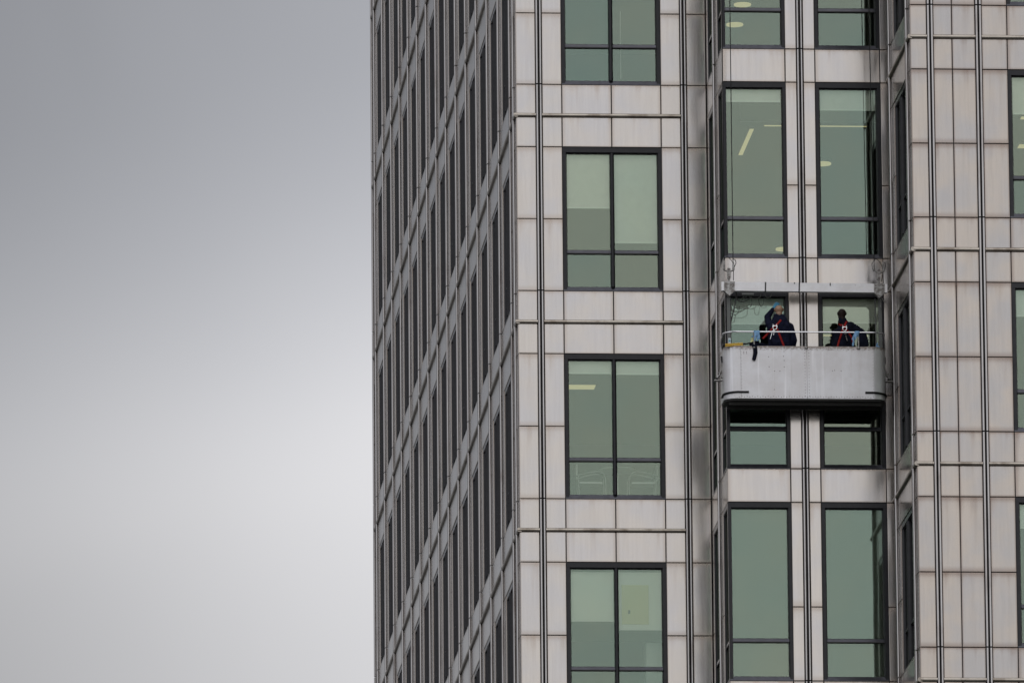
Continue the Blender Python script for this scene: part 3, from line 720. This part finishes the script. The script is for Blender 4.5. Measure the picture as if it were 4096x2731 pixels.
# posts from beam to cradle, guard rail
for x in (3.768, 6.60):
    mb = MB(); mb.box(-.030, .030, -.03, .03, CZ0-CL.z+.95, 41.20-CL.z); obj('stirrup_post', mb.mesh(M_POST), None, cradle, (x-CL.x, -3.50-CL.y, 0))
for x in (3.81, 6.52):
    mb = MB(); mb.tube([(x-CL.x, -3.46-CL.y, .95), (x-CL.x, -3.46-CL.y, 2.02)], .012, 8); obj('conduit', mb.mesh(M_POST), None, cradle)
M_RAILS = mat('bright_guard_rail', (.72, .72, .74), .3, .85)
pl = plan_loop(-.005, 1.257)
pl = [(pl[0][0]+.02, pl[0][1]-.05, .97), (pl[0][0]+.005, pl[0][1]-.12, 1.17)] + [(p[0]*.993, p[1], p[2]) for p in pl[1:-1]] + [(pl[-1][0]-.005, pl[-1][1]-.12, 1.17), (pl[-1][0]-.02, pl[-1][1]-.05, .97)]
mb = MB(); mb.tube(smoothpts(pl, 3), .0145, 10); obj('guard_rail', mb.mesh(M_RAILS), None, cradle)
for x in (4.185, 5.150, 6.134):
    mb = MB(); mb.tube([(x-CL.x, -HY-.012, .955), (x-CL.x, -HY-.010, 1.25)], .014, 8); mb.tube([(x-CL.x, -HY-.02, .945), (x-CL.x, -HY-.02, .965)], [.032, .030], 10)
    obj('rail_post', mb.mesh(M_ZINC), None, cradle)
# roller brackets on both ends
for sgn in (-1, 1):
    X = HX if sgn > 0 else -HX
    mb = MB()
    mb.box(min(X, X+sgn*.02), max(X, X+sgn*.02), -.05, .05, .46, .76); mb.tube([(X+sgn*.02, 0, .62), (X+sgn*.05, 0, .52), (X+sgn*.10, 0, .46)], .018, 8)
    mb.box(min(X+sgn*.01, X+sgn*.155), max(X+sgn*.01, X+sgn*.155), -.06, .06, .40, .42)
    br_ = obj('roller_bracket', mb.mesh(M_ZINC), None, cradle, (0, .05, -.0))
    mb = MB(); mb.tube([(X+sgn*.07, .05, .455), (X+sgn*.125, .05, .455)], .030, 12); obj('roller', mb.mesh(M_RUBBER), None, br_)
    mb = MB(); mb.tube([(X+sgn*.05, -.04, .50), (X+sgn*.075, -.04, .57)], .012, 8); obj('bolt', mb.mesh(M_ZINC), None, br_)
    mb = MB(); mb.tube([(X+sgn*.012, -.02, .74), (X+sgn*.018, .02, .86)], .016, 8); obj('side_fender', mb.mesh(M_RUBBER), None, cradle)
# hoses and coiled cables below the beam
mb = MB(); mb.tube(smoothpts([loc(3.90, -3.58, 41.29), loc(3.905, -3.5, 41.15), loc(3.875, -3.5, 41.0), loc(3.83, -3.5, 40.82), loc(3.80, -3.5, 40.64), loc(3.79, -3.5, 40.3)]), .012, 8); obj('hose', mb.mesh(M_HOSE), None, cradle)
mb = MB(); mb.tube(smoothpts([loc(3.91, -3.58, 41.29), loc(3.93, -3.52, 41.17), loc(4.02, -3.5, 41.12), loc(4.14, -3.5, 41.16), loc(4.25, -3.52, 41.28)]), .011, 8); obj('hose', mb.mesh(M_HOSE), None, cradle)
for (a, b, z, dz, y) in ((3.90, 4.05, 41.28, .16, -3.52), (3.84, 4.21, 41.20, .21, -3.44), (4.04, 4.12, 41.28, .11, -3.50), (4.15, 4.38, 41.28, .10, -3.5), (4.33, 4.44, 41.20, .15, -3.46), (4.45, 4.58, 41.28, .08, -3.5), (3.80, 3.98, 41.05, .16, -3.42)):
    mb = MB(); mb.tube(smoothpts([loc(a, y, z), loc(a+.02, y, z-dz*.75), loc((a+b)/2, y+.01, z-dz), loc(b-.02, y, z-dz*.75), loc(b, y, z)]), .006, 6)
    obj('cable_loop', mb.mesh(M_HOSEG), None, cradle)
mb = MB(); mb.box(-.11, .11, -.05, .05, -.05, 0); obj('junction_box', mb.mesh(M_POST), None, cradle, loc(4.12, -3.60, 41.272))
mb = MB()
for k in range(5): mb.tube([loc(6.60+.015*(k % 2), -3.60, 41.16-.03*k), loc(6.61-.015*(k % 2), -3.60, 41.13-.03*k)], .006, 6)
mb.tube(smoothpts([loc(6.62, -3.62, 41.20), loc(6.66, -3.62, 41.12), loc(6.70, -3.6, 41.10), loc(6.68, -3.6, 41.16)]), .005, 6)
obj('chain', mb.mesh(M_ZINC), None, cradle)
# sticker on the left post
mb = MB(); mb.box(-.024, .024, -.0345, -.0315, 1.13, 1.24, 0)
c = [(.018*math.cos(t), 1.185+.018*math.sin(t)) for t in [2*math.pi*i/14 for i in range(14)]]; mb.prism(c, 'y', -.0365, -.035, 1)
obj('sticker', mb.mesh(mat('white_sticker', (.42, .46, .46), .5), mat('teal_print', (.03, .25, .33), .5)), None, cradle, (3.775-CL.x, -3.50-CL.y, 0))

# ------------------------------------------------------------------ people
def cover(bm, p0, r0, p1, r1, squash=None):
    p0, p1 = Vector(p0), Vector(p1); n = max(2, int((p1-p0).length/(min(r0, r1)*.35))+1)
    for i in range(n):
        t = i/(n-1); r = r0+(r1-r0)*t
        mt = Matrix.Translation(p0.lerp(p1, t))
        s = squash or (1, 1, 1)
        bmesh.ops.create_icosphere(bm, subdivisions=2, radius=r, matrix=mt @ Matrix.Diagonal((*s, 1)))
def fuse(caps, voxel, smooth_it=6):
    bm = bmesh.new()
    for c in caps: cover(bm, *c)
    me = bpy.data.meshes.new('body'); bm.to_mesh(me); bm.free()
    o = bpy.data.objects.new('tmp', me); COL.objects.link(o)
    r = o.modifiers.new('r', 'REMESH'); r.mode = 'VOXEL'; r.voxel_size = voxel; r.use_smooth_shade = True
    s = o.modifiers.new('s', 'SMOOTH'); s.iterations = smooth_it; s.factor = .5
    bpy.context.view_layer.update()
    ev = o.evaluated_get(bpy.context.evaluated_depsgraph_get()); out = bpy.data.meshes.new_from_object(ev)
    bpy.data.objects.remove(o); bpy.data.meshes.remove(me)
    for p in out.polygons: p.use_smooth = True
    out.materials.clear()
    return out
def hand(wrist, d, side_, spread=.9, curl=.3, r=.0085):
    """palm and five fingers as capsules: d = pointing direction, side_ = towards the thumb"""
    w_ = Vector(wrist); d = Vector(d).normalized(); s = Vector(side_).normalized(); nrm = d.cross(s).normalized()
    caps = []
    for k in range(4):
        off = s*(.030-.020*k); b = w_ + d*.03 + off*.6; m = w_ + d*.088 + off
        caps.append((b, .014, m, .0125))
        ln = (.068, .078, .072, .056)[k]; m2 = m + (d + s*(.18-.12*k)*spread + nrm*curl*.5).normalized()*ln*.5
        m3 = m2 + (d + s*(.18-.12*k)*spread + nrm*curl*1.6).normalized()*ln*.5
        caps.append((m, r*1.05, m2, r)); caps.append((m2, r, m3, r*.82))
    t0 = w_ + d*.025 + s*.024; t1 = t0 + (d*.6+s*.8).normalized()*.042; t2 = t1 + (d*.9+s*.35+nrm*curl).normalized()*.030
    caps += [(t0, .013, t1, .0105), (t1, .0105, t2, .0085), (w_-d*.02, .024, w_+d*.03, .024)]
    return caps
def head_caps(c, pitch, yaw=0.0):
    """c = centre of the skull; face looks along +y tilted up by pitch"""
    c = Vector(c); rot_ = Matrix.Rotation(yaw, 3, 'Z') @ Matrix.Rotation(pitch, 3, 'X')
    def P(x, y, z): return c + rot_ @ Vector((x, y, z))
    caps = [(P(0, -.022, .015), .080, P(0, .028, .012), .079), (P(0, -.03, -.03), .064, P(0, .03, -.035), .066), (P(0, .045, -.06), .050, P(0, .062, -.088), .034),
            (P(0, .078, .012), .020, P(0, .092, -.012), .013), (P(0, .092, -.012), .013, P(0, .105, -.026), .013), (P(-.028, .082, .022), .014, P(.028, .082, .022), .014),
            (P(-.02, .080, -.062), .010, P(.02, .080, -.062), .010), (P(-.03, .072, -.035), .022, P(-.034, .045, -.07), .024), (P(.03, .072, -.035), .022, P(.034, .045, -.07), .024)]
    for s in (-1, 1):
        caps += [(P(s*.077, -.002, .012), .010, P(s*.087, -.014, .020), .009), (P(s*.087, -.014, .020), .009, P(s*.086, -.010, -.012), .008), (P(s*.086, -.010, -.012), .008, P(s*.076, .0, -.022), .007)]
    return caps, P
def strap(name, target, pts, width, y_from, m, parent, off=.005, origin=Vector((0, 0, 0)), thick=.003):
    """webbing laid on a body's back: points (x, z) are dropped on to the surface along +y"""
    bvh = target; P = []
    for i in range(len(pts)-1):
        a, b = Vector(pts[i]), Vector(pts[i+1]); n = max(2, int((b-a).length/.015))
        for k in range(n + (1 if i == len(pts)-2 else 0)): P.append(a.lerp(b, k/n))
    v = []; last = None
    for i, p in enumerate(P):
        d = (P[min(i+1, len(P)-1)]-P[max(i-1, 0)]).normalized(); nn = Vector((-d.y, d.x))
        for s in (-.5, 0, .5):
            q = p + nn*width*s; hit = bvh.ray_cast(Vector((q.x, y_from, q.y)), Vector((0, 1, 0)))
            y = hit[0].y if hit[0] is not None else last
            if y is None: y = y_from+.25
            last = y; v.append(Vector((q.x, y-off, q.y)))
    n = len(P); vv = v + [q + Vector((0, thick, 0)) for q in v]; f = []
    K = 3*n
    for i in range(n-1):
        for s in (0, 1):
            a = i*3+s; f.append((a, a+1, a+4, a+3)); f.append((K+a, K+a+3, K+a+4, K+a+1))
        f.append((i*3, i*3+3, K+i*3+3, K+i*3)); f.append((i*3+2, K+i*3+2, K+i*3+5, i*3+5))
    mb = MB(); mb.add([tuple(q) for q in vv], f, 0, True); return obj(name, mb.mesh(m), None, parent)
def paint(me, rules):
    """material index per polygon from a function of its centre"""
    for p in me.polygons: p.material_index = rules(p.center)

FLZ = CZ0 + .02
# ---- worker 1: bald, reaching up with the left arm, blue glove
o1 = Vector((4.70, -3.62, FLZ))
W1 = empty('person', o1, 'bald person in navy hooded jacket and red harness raising one blue glove to the glass', 'person')
def q1(x, y, z): return Vector((x-4.70, y, z-FLZ))
hc, HP = head_caps(q1(4.700, .03, 40.945), R(14), R(-6))
hip = .90; sh = 40.66-FLZ
lsh, rsh = Vector((-.185, .02, 40.665-FLZ)), Vector((.195, .0, 40.64-FLZ))
lel, lwr = Vector((-.21, .11, 40.83-FLZ)), Vector((-.075, .20, 41.02-FLZ))
rel, rwr = Vector((.265, -.02, 40.36-FLZ)), Vector((.235, .10, 40.12-FLZ))
body = list(hc)
body += [(q1(4.70, .0, 40.88), .060, Vector((0, .0, sh+.04)), .064), (Vector((-.12, 0, sh)), .075, Vector((.12, 0, sh)), .075),
         (Vector((-.09, .01, sh-.05)), .10, Vector((-.07, .01, 1.12)), .105), (Vector((.09, .01, sh-.05)), .10, Vector((.07, .01, 1.12)), .105),
         (Vector((-.06, 0, 1.12)), .105, Vector((-.07, 0, hip)), .115), (Vector((.06, 0, 1.12)), .105, Vector((.07, 0, hip)), .115),
         (lsh, .055, lel, .042), (lel, .042, lwr, .028), (rsh, .055, rel, .042), (rel, .042, rwr, .028)]
for s in (-1, 1):
    body += [(Vector((s*.09, 0, hip-.02)), .088, Vector((s*.11, .01, .50)), .056), (Vector((s*.11, .01, .50)), .056, Vector((s*.12, -.01, .09)), .040), (Vector((s*.12, -.02, .05)), .045, Vector((s*.13, .13, .035)), .035)]
body += hand(lwr, Vector((.55, .35, .75)), Vector((.6, -.2, -.5)), .8, .3) + hand(rwr, Vector((-.1, .5, -.8)), Vector((-.8, .2, 0)), .4, .8)
me = fuse(body, .0085, 3); me.materials.append(M_SKIN1); me.materials.append(M_TROUS); me.materials.append(M_BOOT)
paint(me, lambda c: 2 if c.z < .11 else 1 if c.z < .98 and (c.x < .18 or c.z < .8) else 0)
obj('body', me, None, W1)
jk = [(Vector((-.125, -.005, sh-.005)), .095, Vector((.13, -.01, sh-.02)), .098), (Vector((-.10, -.005, sh-.07)), .130, Vector((-.085, .0, 1.12)), .135), (Vector((.11, -.005, sh-.07)), .135, Vector((.095, 0, 1.12)), .140),
      (Vector((0, -.02, sh-.04)), .13, Vector((0, -.01, 1.12)), .14), (Vector((-.08, 0, 1.12)), .135, Vector((-.08, 0, .93)), .14), (Vector((.09, 0, 1.12)), .14, Vector((.09, 0, .93)), .14),
      (lsh, .078, lel, .062), (lel, .062, lwr-Vector((.02, .01, .03)), .042), (rsh+Vector((0, 0, -.02)), .082, rel, .068), (rel, .066, rwr, .045),
      (Vector((-.10, -.035, sh+.055)), .052, Vector((.0, -.07, sh+.035)), .060), (Vector((.0, -.07, sh+.035)), .060, Vector((.11, -.03, sh+.065)), .050), (Vector((-.02, -.09, sh+.0)), .05, Vector((.05, -.09, sh-.0)), .05),
      (Vector((-.065, -.015, sh+.165)), .048, Vector((.07, -.015, sh+.155)), .048), (Vector((-.08, -.04, sh+.10)), .055, Vector((.09, -.04, sh+.10)), .055), (Vector((-.06, -.045, sh+.10)), .04, Vector((.06, -.045, sh+.105)), .04), (Vector((-.075, .05, sh+.085)), .035, Vector((-.09, -.03, sh+.08)), .04), (Vector((.09, .05, sh+.085)), .035, Vector((.095, -.02, sh+.08)), .04)]
for k in range(9):   # folds
    a = random.uniform(-.15, .15); z = random.uniform(1.05, sh-.12); jk.append((Vector((a, -.115, z)), .030, Vector((a+random.uniform(-.07, .07), -.12, z-random.uniform(.05, .14))), .028))
me = fuse(jk, .011, 4); me.materials.append(M_NAVY)
jo = obj('jacket', me, None, W1)
bvh = BVHTree.FromPolygons([v.co.copy() for v in me.vertices], [tuple(p.vertices) for p in me.polygons])
def q2(x, z): return (x-4.70, z-FLZ)
strap('harness_strap', bvh, [q2(4.725, 40.73), q2(4.66, 40.655), q2(4.612, 40.61)], .036, -.5, M_RED, W1)
strap('harness_strap', bvh, [q2(4.612, 40.62), q2(4.50, 40.50), q2(4.386, 40.385)], .036, -.5, M_RED, W1)
strap('harness_strap', bvh, [q2(4.618, 40.62), q2(4.69, 40.434), q2(4.764, 40.235), q2(4.80, 40.12)], .036, -.5, M_RED, W1)
def ring(parent, x, y, z, tilt=0.0):
    mb = MB(); c = [(x+.036*math.cos(t), y, z+.036*math.sin(t)) for t in [2*math.pi*i/20 for i in range(21)]]; mb.tube(c, .0075, 8, cap=False)
    mb.tube([(x-.036, y, z+.002), (x-.042, y, z+.034), (x-.027, y, z+.036), (x+.027, y, z+.036), (x+.042, y, z+.034), (x+.036, y, z+.002)], .0075, 8)
    mb.tube([(x-.030, y, z+.036), (x-.036, y, z+.066)], .0075, 6); mb.tube([(x+.030, y, z+.036), (x+.036, y, z+.066)], .0075, 6)
    return obj('harness_ring', mb.mesh(M_STEEL), None, parent)
hit = bvh.ray_cast(Vector((-.09, -.6, 40.574-FLZ)), Vector((0, 1, 0)))[0]; yb = (hit.y if hit else -.15)-.022
ring(W1, 4.604-4.70, yb, 40.574-FLZ)
mb = MB(); mb.tube([(4.585-4.70, yb-.005, 40.545-FLZ), (4.555-4.70, yb-.01, 40.49-FLZ)], .007, 6); mb.tube([(4.548-4.70, yb-.01, 40.475-FLZ), (4.512-4.70, yb-.005, 40.355-FLZ)], .008, 6)
mb.tube([(4.595-4.70, yb-.005, 40.53-FLZ), (4.575-4.70, yb-.01, 40.43-FLZ)], .006, 6); obj('lanyard_clip', mb.mesh(M_STEEL), None, W1)
gl = [(a, ra+.0035, b, rb+.0035) for a, ra, b, rb in hand(lwr, Vector((.55, .35, .75)), Vector((.6, -.2, -.5)), .8, .3)] + [(lwr-Vector((.02, .01, .028)), .036, lwr, .031)]
me = fuse(gl, .006, 2); obj('glove', me, M_GLOVE, W1)

# ---- worker 2: shaved head, leaning to the right, dark gloves
o2 = Vector((5.875, -3.69, FLZ))
W2 = empty('person', o2, 'person with close shaven dark head, black top and red harness at the cradle right', 'person')
def r2(x, y, z): return Vector((x-5.87, y, z-FLZ))
hc, HP = head_caps(r2(5.862, .03, 40.865), R(-2), R(8))
sh = 40.60-FLZ; hip = .84
lsh, rsh = r2(5.745, .0, 40.50), r2(6.055, .0, 40.615)
lel, lwr = r2(5.71, .10, 40.30), r2(5.78, .22, 40.27)
rel, rwr = r2(6.225, -.06, 40.50), r2(6.262, -.20, 40.40)
body = list(hc)
body += [(r2(5.865, .0, 40.80), .058, r2(5.87, .0, 40.64), .064), (lsh+Vector((.04, 0, .02)), .070, rsh-Vector((.04, 0, -.01)), .070),
         (r2(5.82, 0, 40.50), .10, Vector((-.07, 0, 1.05)), .105), (r2(5.97, 0, 40.57), .10, Vector((.07, 0, 1.05)), .105),
         (Vector((-.06, 0, 1.05)), .105, Vector((-.07, 0, hip)), .115), (Vector((.06, 0, 1.05)), .105, Vector((.07, 0, hip)), .115),
         (lsh, .052, lel, .040), (lel, .040, lwr, .027), (rsh, .052, rel, .040), (rel, .040, rwr, .027)]
for s in (-1, 1):
    body += [(Vector((s*.09, 0, hip-.02)), .086, Vector((s*.11, .01, .47)), .055), (Vector((s*.11, .01, .47)), .055, Vector((s*.12, -.01, .09)), .040), (Vector((s*.12, -.02, .05)), .045, Vector((s*.13, .13, .035)), .035)]
hr = hand(rwr, Vector((.1, -.35, -.6)), Vector((-.9, 0, 0)), .5, -.9)
body += hand(lwr, Vector((.2, .8, .3)), Vector((.5, 0, .6)), .6, .5) + hr
me = fuse(body, .0085, 3); me.materials.append(M_SKIN2); me.materials.append(M_TROUS); me.materials.append(M_BOOT)
paint(me, lambda c: 2 if c.z < .11 else 1 if c.z < .94 else 0)
obj('body', me, None, W2)
jk = [(lsh+Vector((.03, -.005, .0)), .074, rsh-Vector((.03, .005, -.015)), .085), (r2(5.83, -.01, 40.49), .115, Vector((-.085, 0, 1.05)), .135), (r2(5.965, -.01, 40.55), .128, Vector((.095, 0, 1.05)), .135),
      (r2(5.90, -.02, 40.53), .12, Vector((0, -.01, 1.05)), .14), (Vector((-.08, 0, 1.05)), .135, Vector((-.08, 0, .87)), .135), (Vector((.09, 0, 1.05)), .135, Vector((.09, 0, .87)), .135),
      (lsh, .075, lel, .062), (lel, .060, lwr, .040), (rsh, .078, rel, .064), (rel, .062, rwr, .042), (r2(5.83, -.02, 40.70), .052, r2(5.92, -.01, 40.70), .052), (r2(5.825, .0, 40.62), .055, r2(5.96, 0, 40.66), .06), (r2(5.835, -.015, 40.745), .047, r2(5.90, -.01, 40.75), .047)]
for k in range(8):
    a = random.uniform(-.13, .13); z = random.uniform(1.0, sh-.12); jk.append((Vector((a, -.112, z)), .030, Vector((a+random.uniform(-.07, .07), -.118, z-random.uniform(.05, .14))), .028))
me = fuse(jk, .011, 4); me.materials.append(M_BLACKCL)
obj('jacket', me, None, W2)
bvh = BVHTree.FromPolygons([v.co.copy() for v in me.vertices], [tuple(p.vertices) for p in me.polygons])
def q3(x, z): return (x-5.87, z-FLZ)
strap('harness_strap', bvh, [q3(5.775, 40.665), q3(5.83, 40.635), q3(5.875, 40.635)], .034, -.5, M_RED, W2)
strap('harness_strap', bvh, [q3(5.95, 40.71), q3(5.915, 40.655), q3(5.885, 40.58)], .034, -.5, M_RED, W2)
strap('harness_strap', bvh, [q3(5.880, 40.60), q3(5.84, 40.478), q3(5.779, 40.296), q3(5.75, 40.18)], .034, -.5, M_RED, W2)
strap('harness_strap', bvh, [q3(5.885, 40.59), q3(5.955, 40.50), q3(6.03, 40.39), q3(6.06, 40.25)], .034, -.5, M_RED, W2)
hit = bvh.ray_cast(Vector((.022, -.6, 40.541-FLZ)), Vector((0, 1, 0)))[0]; yb = (hit.y if hit else -.15)-.022
ring(W2, .023, yb, 40.545-FLZ)
mb = MB(); mb.tube([(.010, yb-.005, 40.51-FLZ), (.030, yb-.01, 40.44-FLZ)], .006, 6); mb.tube([(.042, yb-.01, 40.42-FLZ), (.068, yb-.005, 40.315-FLZ)], .011, 6)
mb.tube([(.045, yb-.01, 40.50-FLZ), (.046, yb-.01, 40.44-FLZ)], .005, 6); obj('lanyard_clip', mb.mesh(M_ZINC), None, W2)
gl = [(a, ra+.006, b, rb+.006) for a, ra, b, rb in hr] + [(rwr+Vector((0, 0, .03)), .040, rwr, .036)]
obj('glove', fuse(gl, .007, 2), M_BLACKCL, W2)

# ------------------------------------------------------------------ cloths and tools on the cradle
def drape(name, caps, m, label, cat, org, group=None, voxel=.007):
    o = Vector(org)
    me = fuse([(Vector(a)-o, r0, Vector(b)-o, r1, (1, .45, 1)) for a, r0, b, r1 in caps], voxel, 3)
    ob = obj(name, me, m, None, o); ob['label'] = label; ob['category'] = cat
    if group: ob['group'] = group
    return ob
Y = -4.052
drape('cleaning_cloth', [((4.195, Y, 40.440), .024, (4.275, Y, 40.440), .024), ((4.205, Y, 40.43), .022, (4.20, Y, 40.27), .016), ((4.24, Y, 40.43), .026, (4.235, Y-.01, 40.37), .02), ((4.27, Y, 40.43), .022, (4.285, Y, 40.30), .014),
     ((4.245, Y, 40.34), .02, (4.25, Y, 40.27), .016), ((4.20, Y+.03, 40.38), .018, (4.145, Y+.05, 40.345), .014)], M_BLUECL,
     'pale blue cloth knotted over the guard rail left of the bald worker', 'cloth', (4.23, Y, 40.44), 'cloths hung on the guard rail')
drape('cleaning_cloth', [((6.075, Y, 40.445), .022, (6.135, Y, 40.440), .024), ((6.08, Y, 40.44), .020, (6.02, Y, 40.31), .020), ((6.115, Y-.01, 40.43), .024, (6.07, Y-.01, 40.31), .018), ((6.13, Y, 40.42), .018, (6.12, Y, 40.36), .016),
     ((6.04, Y, 40.30), .016, (6.02, Y, 40.19), .016), ((6.05, Y+.01, 40.27), .013, (6.035, Y, 40.19), .012)], M_BLUECL,
     'long pale blue cloth trailing from the guard rail beside the elbow of the shaven worker', 'cloth', (6.09, Y, 40.44), 'cloths hung on the guard rail')
drape('work_jacket', [((6.16, Y+.03, 40.435), .040, (6.26, Y+.03, 40.43), .036), ((6.17, Y+.03, 40.42), .045, (6.16, Y+.05, 40.22), .06), ((6.24, Y+.03, 40.42), .045, (6.28, Y+.05, 40.22), .055), ((6.2, Y+.03, 40.4), .05, (6.22, Y+.05, 40.2), .06), ((6.26, Y+.03, 40.40), .03, (6.255, Y+.03, 40.37), .03)], M_BLACKCL,
     'black garment bundled over the guard rail right of the trailing blue cloth', 'garment', (6.2, Y, 40.43))
drape('dark_garment', [((4.12, -4.0, 40.20), .030, (4.30, -3.98, 40.21), .045), ((4.30, -3.98, 40.21), .045, (4.45, -3.9, 40.18), .05), ((4.16, -4.03, 40.20), .035, (4.20, -4.06, 40.14), .040), ((4.20, -4.06, 40.14), .042, (4.205, -4.062, 40.04), .044), ((4.205, -4.062, 40.04), .042, (4.178, -4.062, 39.925), .040), ((4.15, -4.0, 40.24), .02, (4.26, -4.0, 40.26), .025)], M_BLACKCL,
     'dark navy garment with one sleeve hanging down the front of the cradle', 'garment', (4.2, -4.05, 40.17))
mb = MB(); v = [(4.11, -3.96, 40.20), (4.19, -3.96, 40.20), (4.165, -3.965, 40.38), (4.15, -3.965, 40.36)]; v2 = [(a, b+.008, c) for a, b, c in v]
o = Vector((4.15, -3.96, 40.2)); mb.add([(a-o.x, b-o.y, c-o.z) for a, b, c in v+v2], [(0, 1, 2, 3), (7, 6, 5, 4), (0, 4, 5, 1), (1, 5, 6, 2), (2, 6, 7, 3), (3, 7, 4, 0)])
t = obj('cleaning_cloth', mb.mesh(M_YELCL), None, None, o); t['label'] = 'pale yellow cloth tucked behind the knotted blue cloth'; t['category'] = 'cloth'; t['group'] = 'cloths hung on the guard rail'
drape('cleaning_cloth', [((6.52, -3.72, 40.30), .016, (6.50, -3.72, 40.22), .022), ((6.53, -3.72, 40.24), .02, (6.56, -3.72, 40.21), .018)], M_BLUECL,
     'small crumpled pale blue cloth inside the right end of the cradle', 'cloth', (6.53, -3.72, 40.25), 'cloths hung on the guard rail')
e = empty('squeegee_pole', (3.62, -4.0, 40.19), 'yellow and black telescopic squeegee poles lying along the cradle rim at the left end', 'pole')
mb = MB(); mb.tube([(.02, 0, .012), (.36, -.01, .034)], .0125, 8); obj('pole_tube', mb.mesh(M_YEL), None, e)
mb = MB(); mb.tube([(.02, -.012, -.020), (.36, -.02, .004)], .0125, 8); obj('pole_tube', mb.mesh(M_YEL), None, e)
mb = MB(); mb.tube([(-.02, -.006, -.004), (.025, -.006, .0)], .030, 10); obj('end_cap', mb.mesh(M_RUBBER), None, e)
mb = MB(); mb.tube([(.355, -.012, .020), (.42, -.01, .026), (.56, 0, .055)], [.020, .016, .014], 8); obj('grip', mb.mesh(M_RUBBER), None, e)
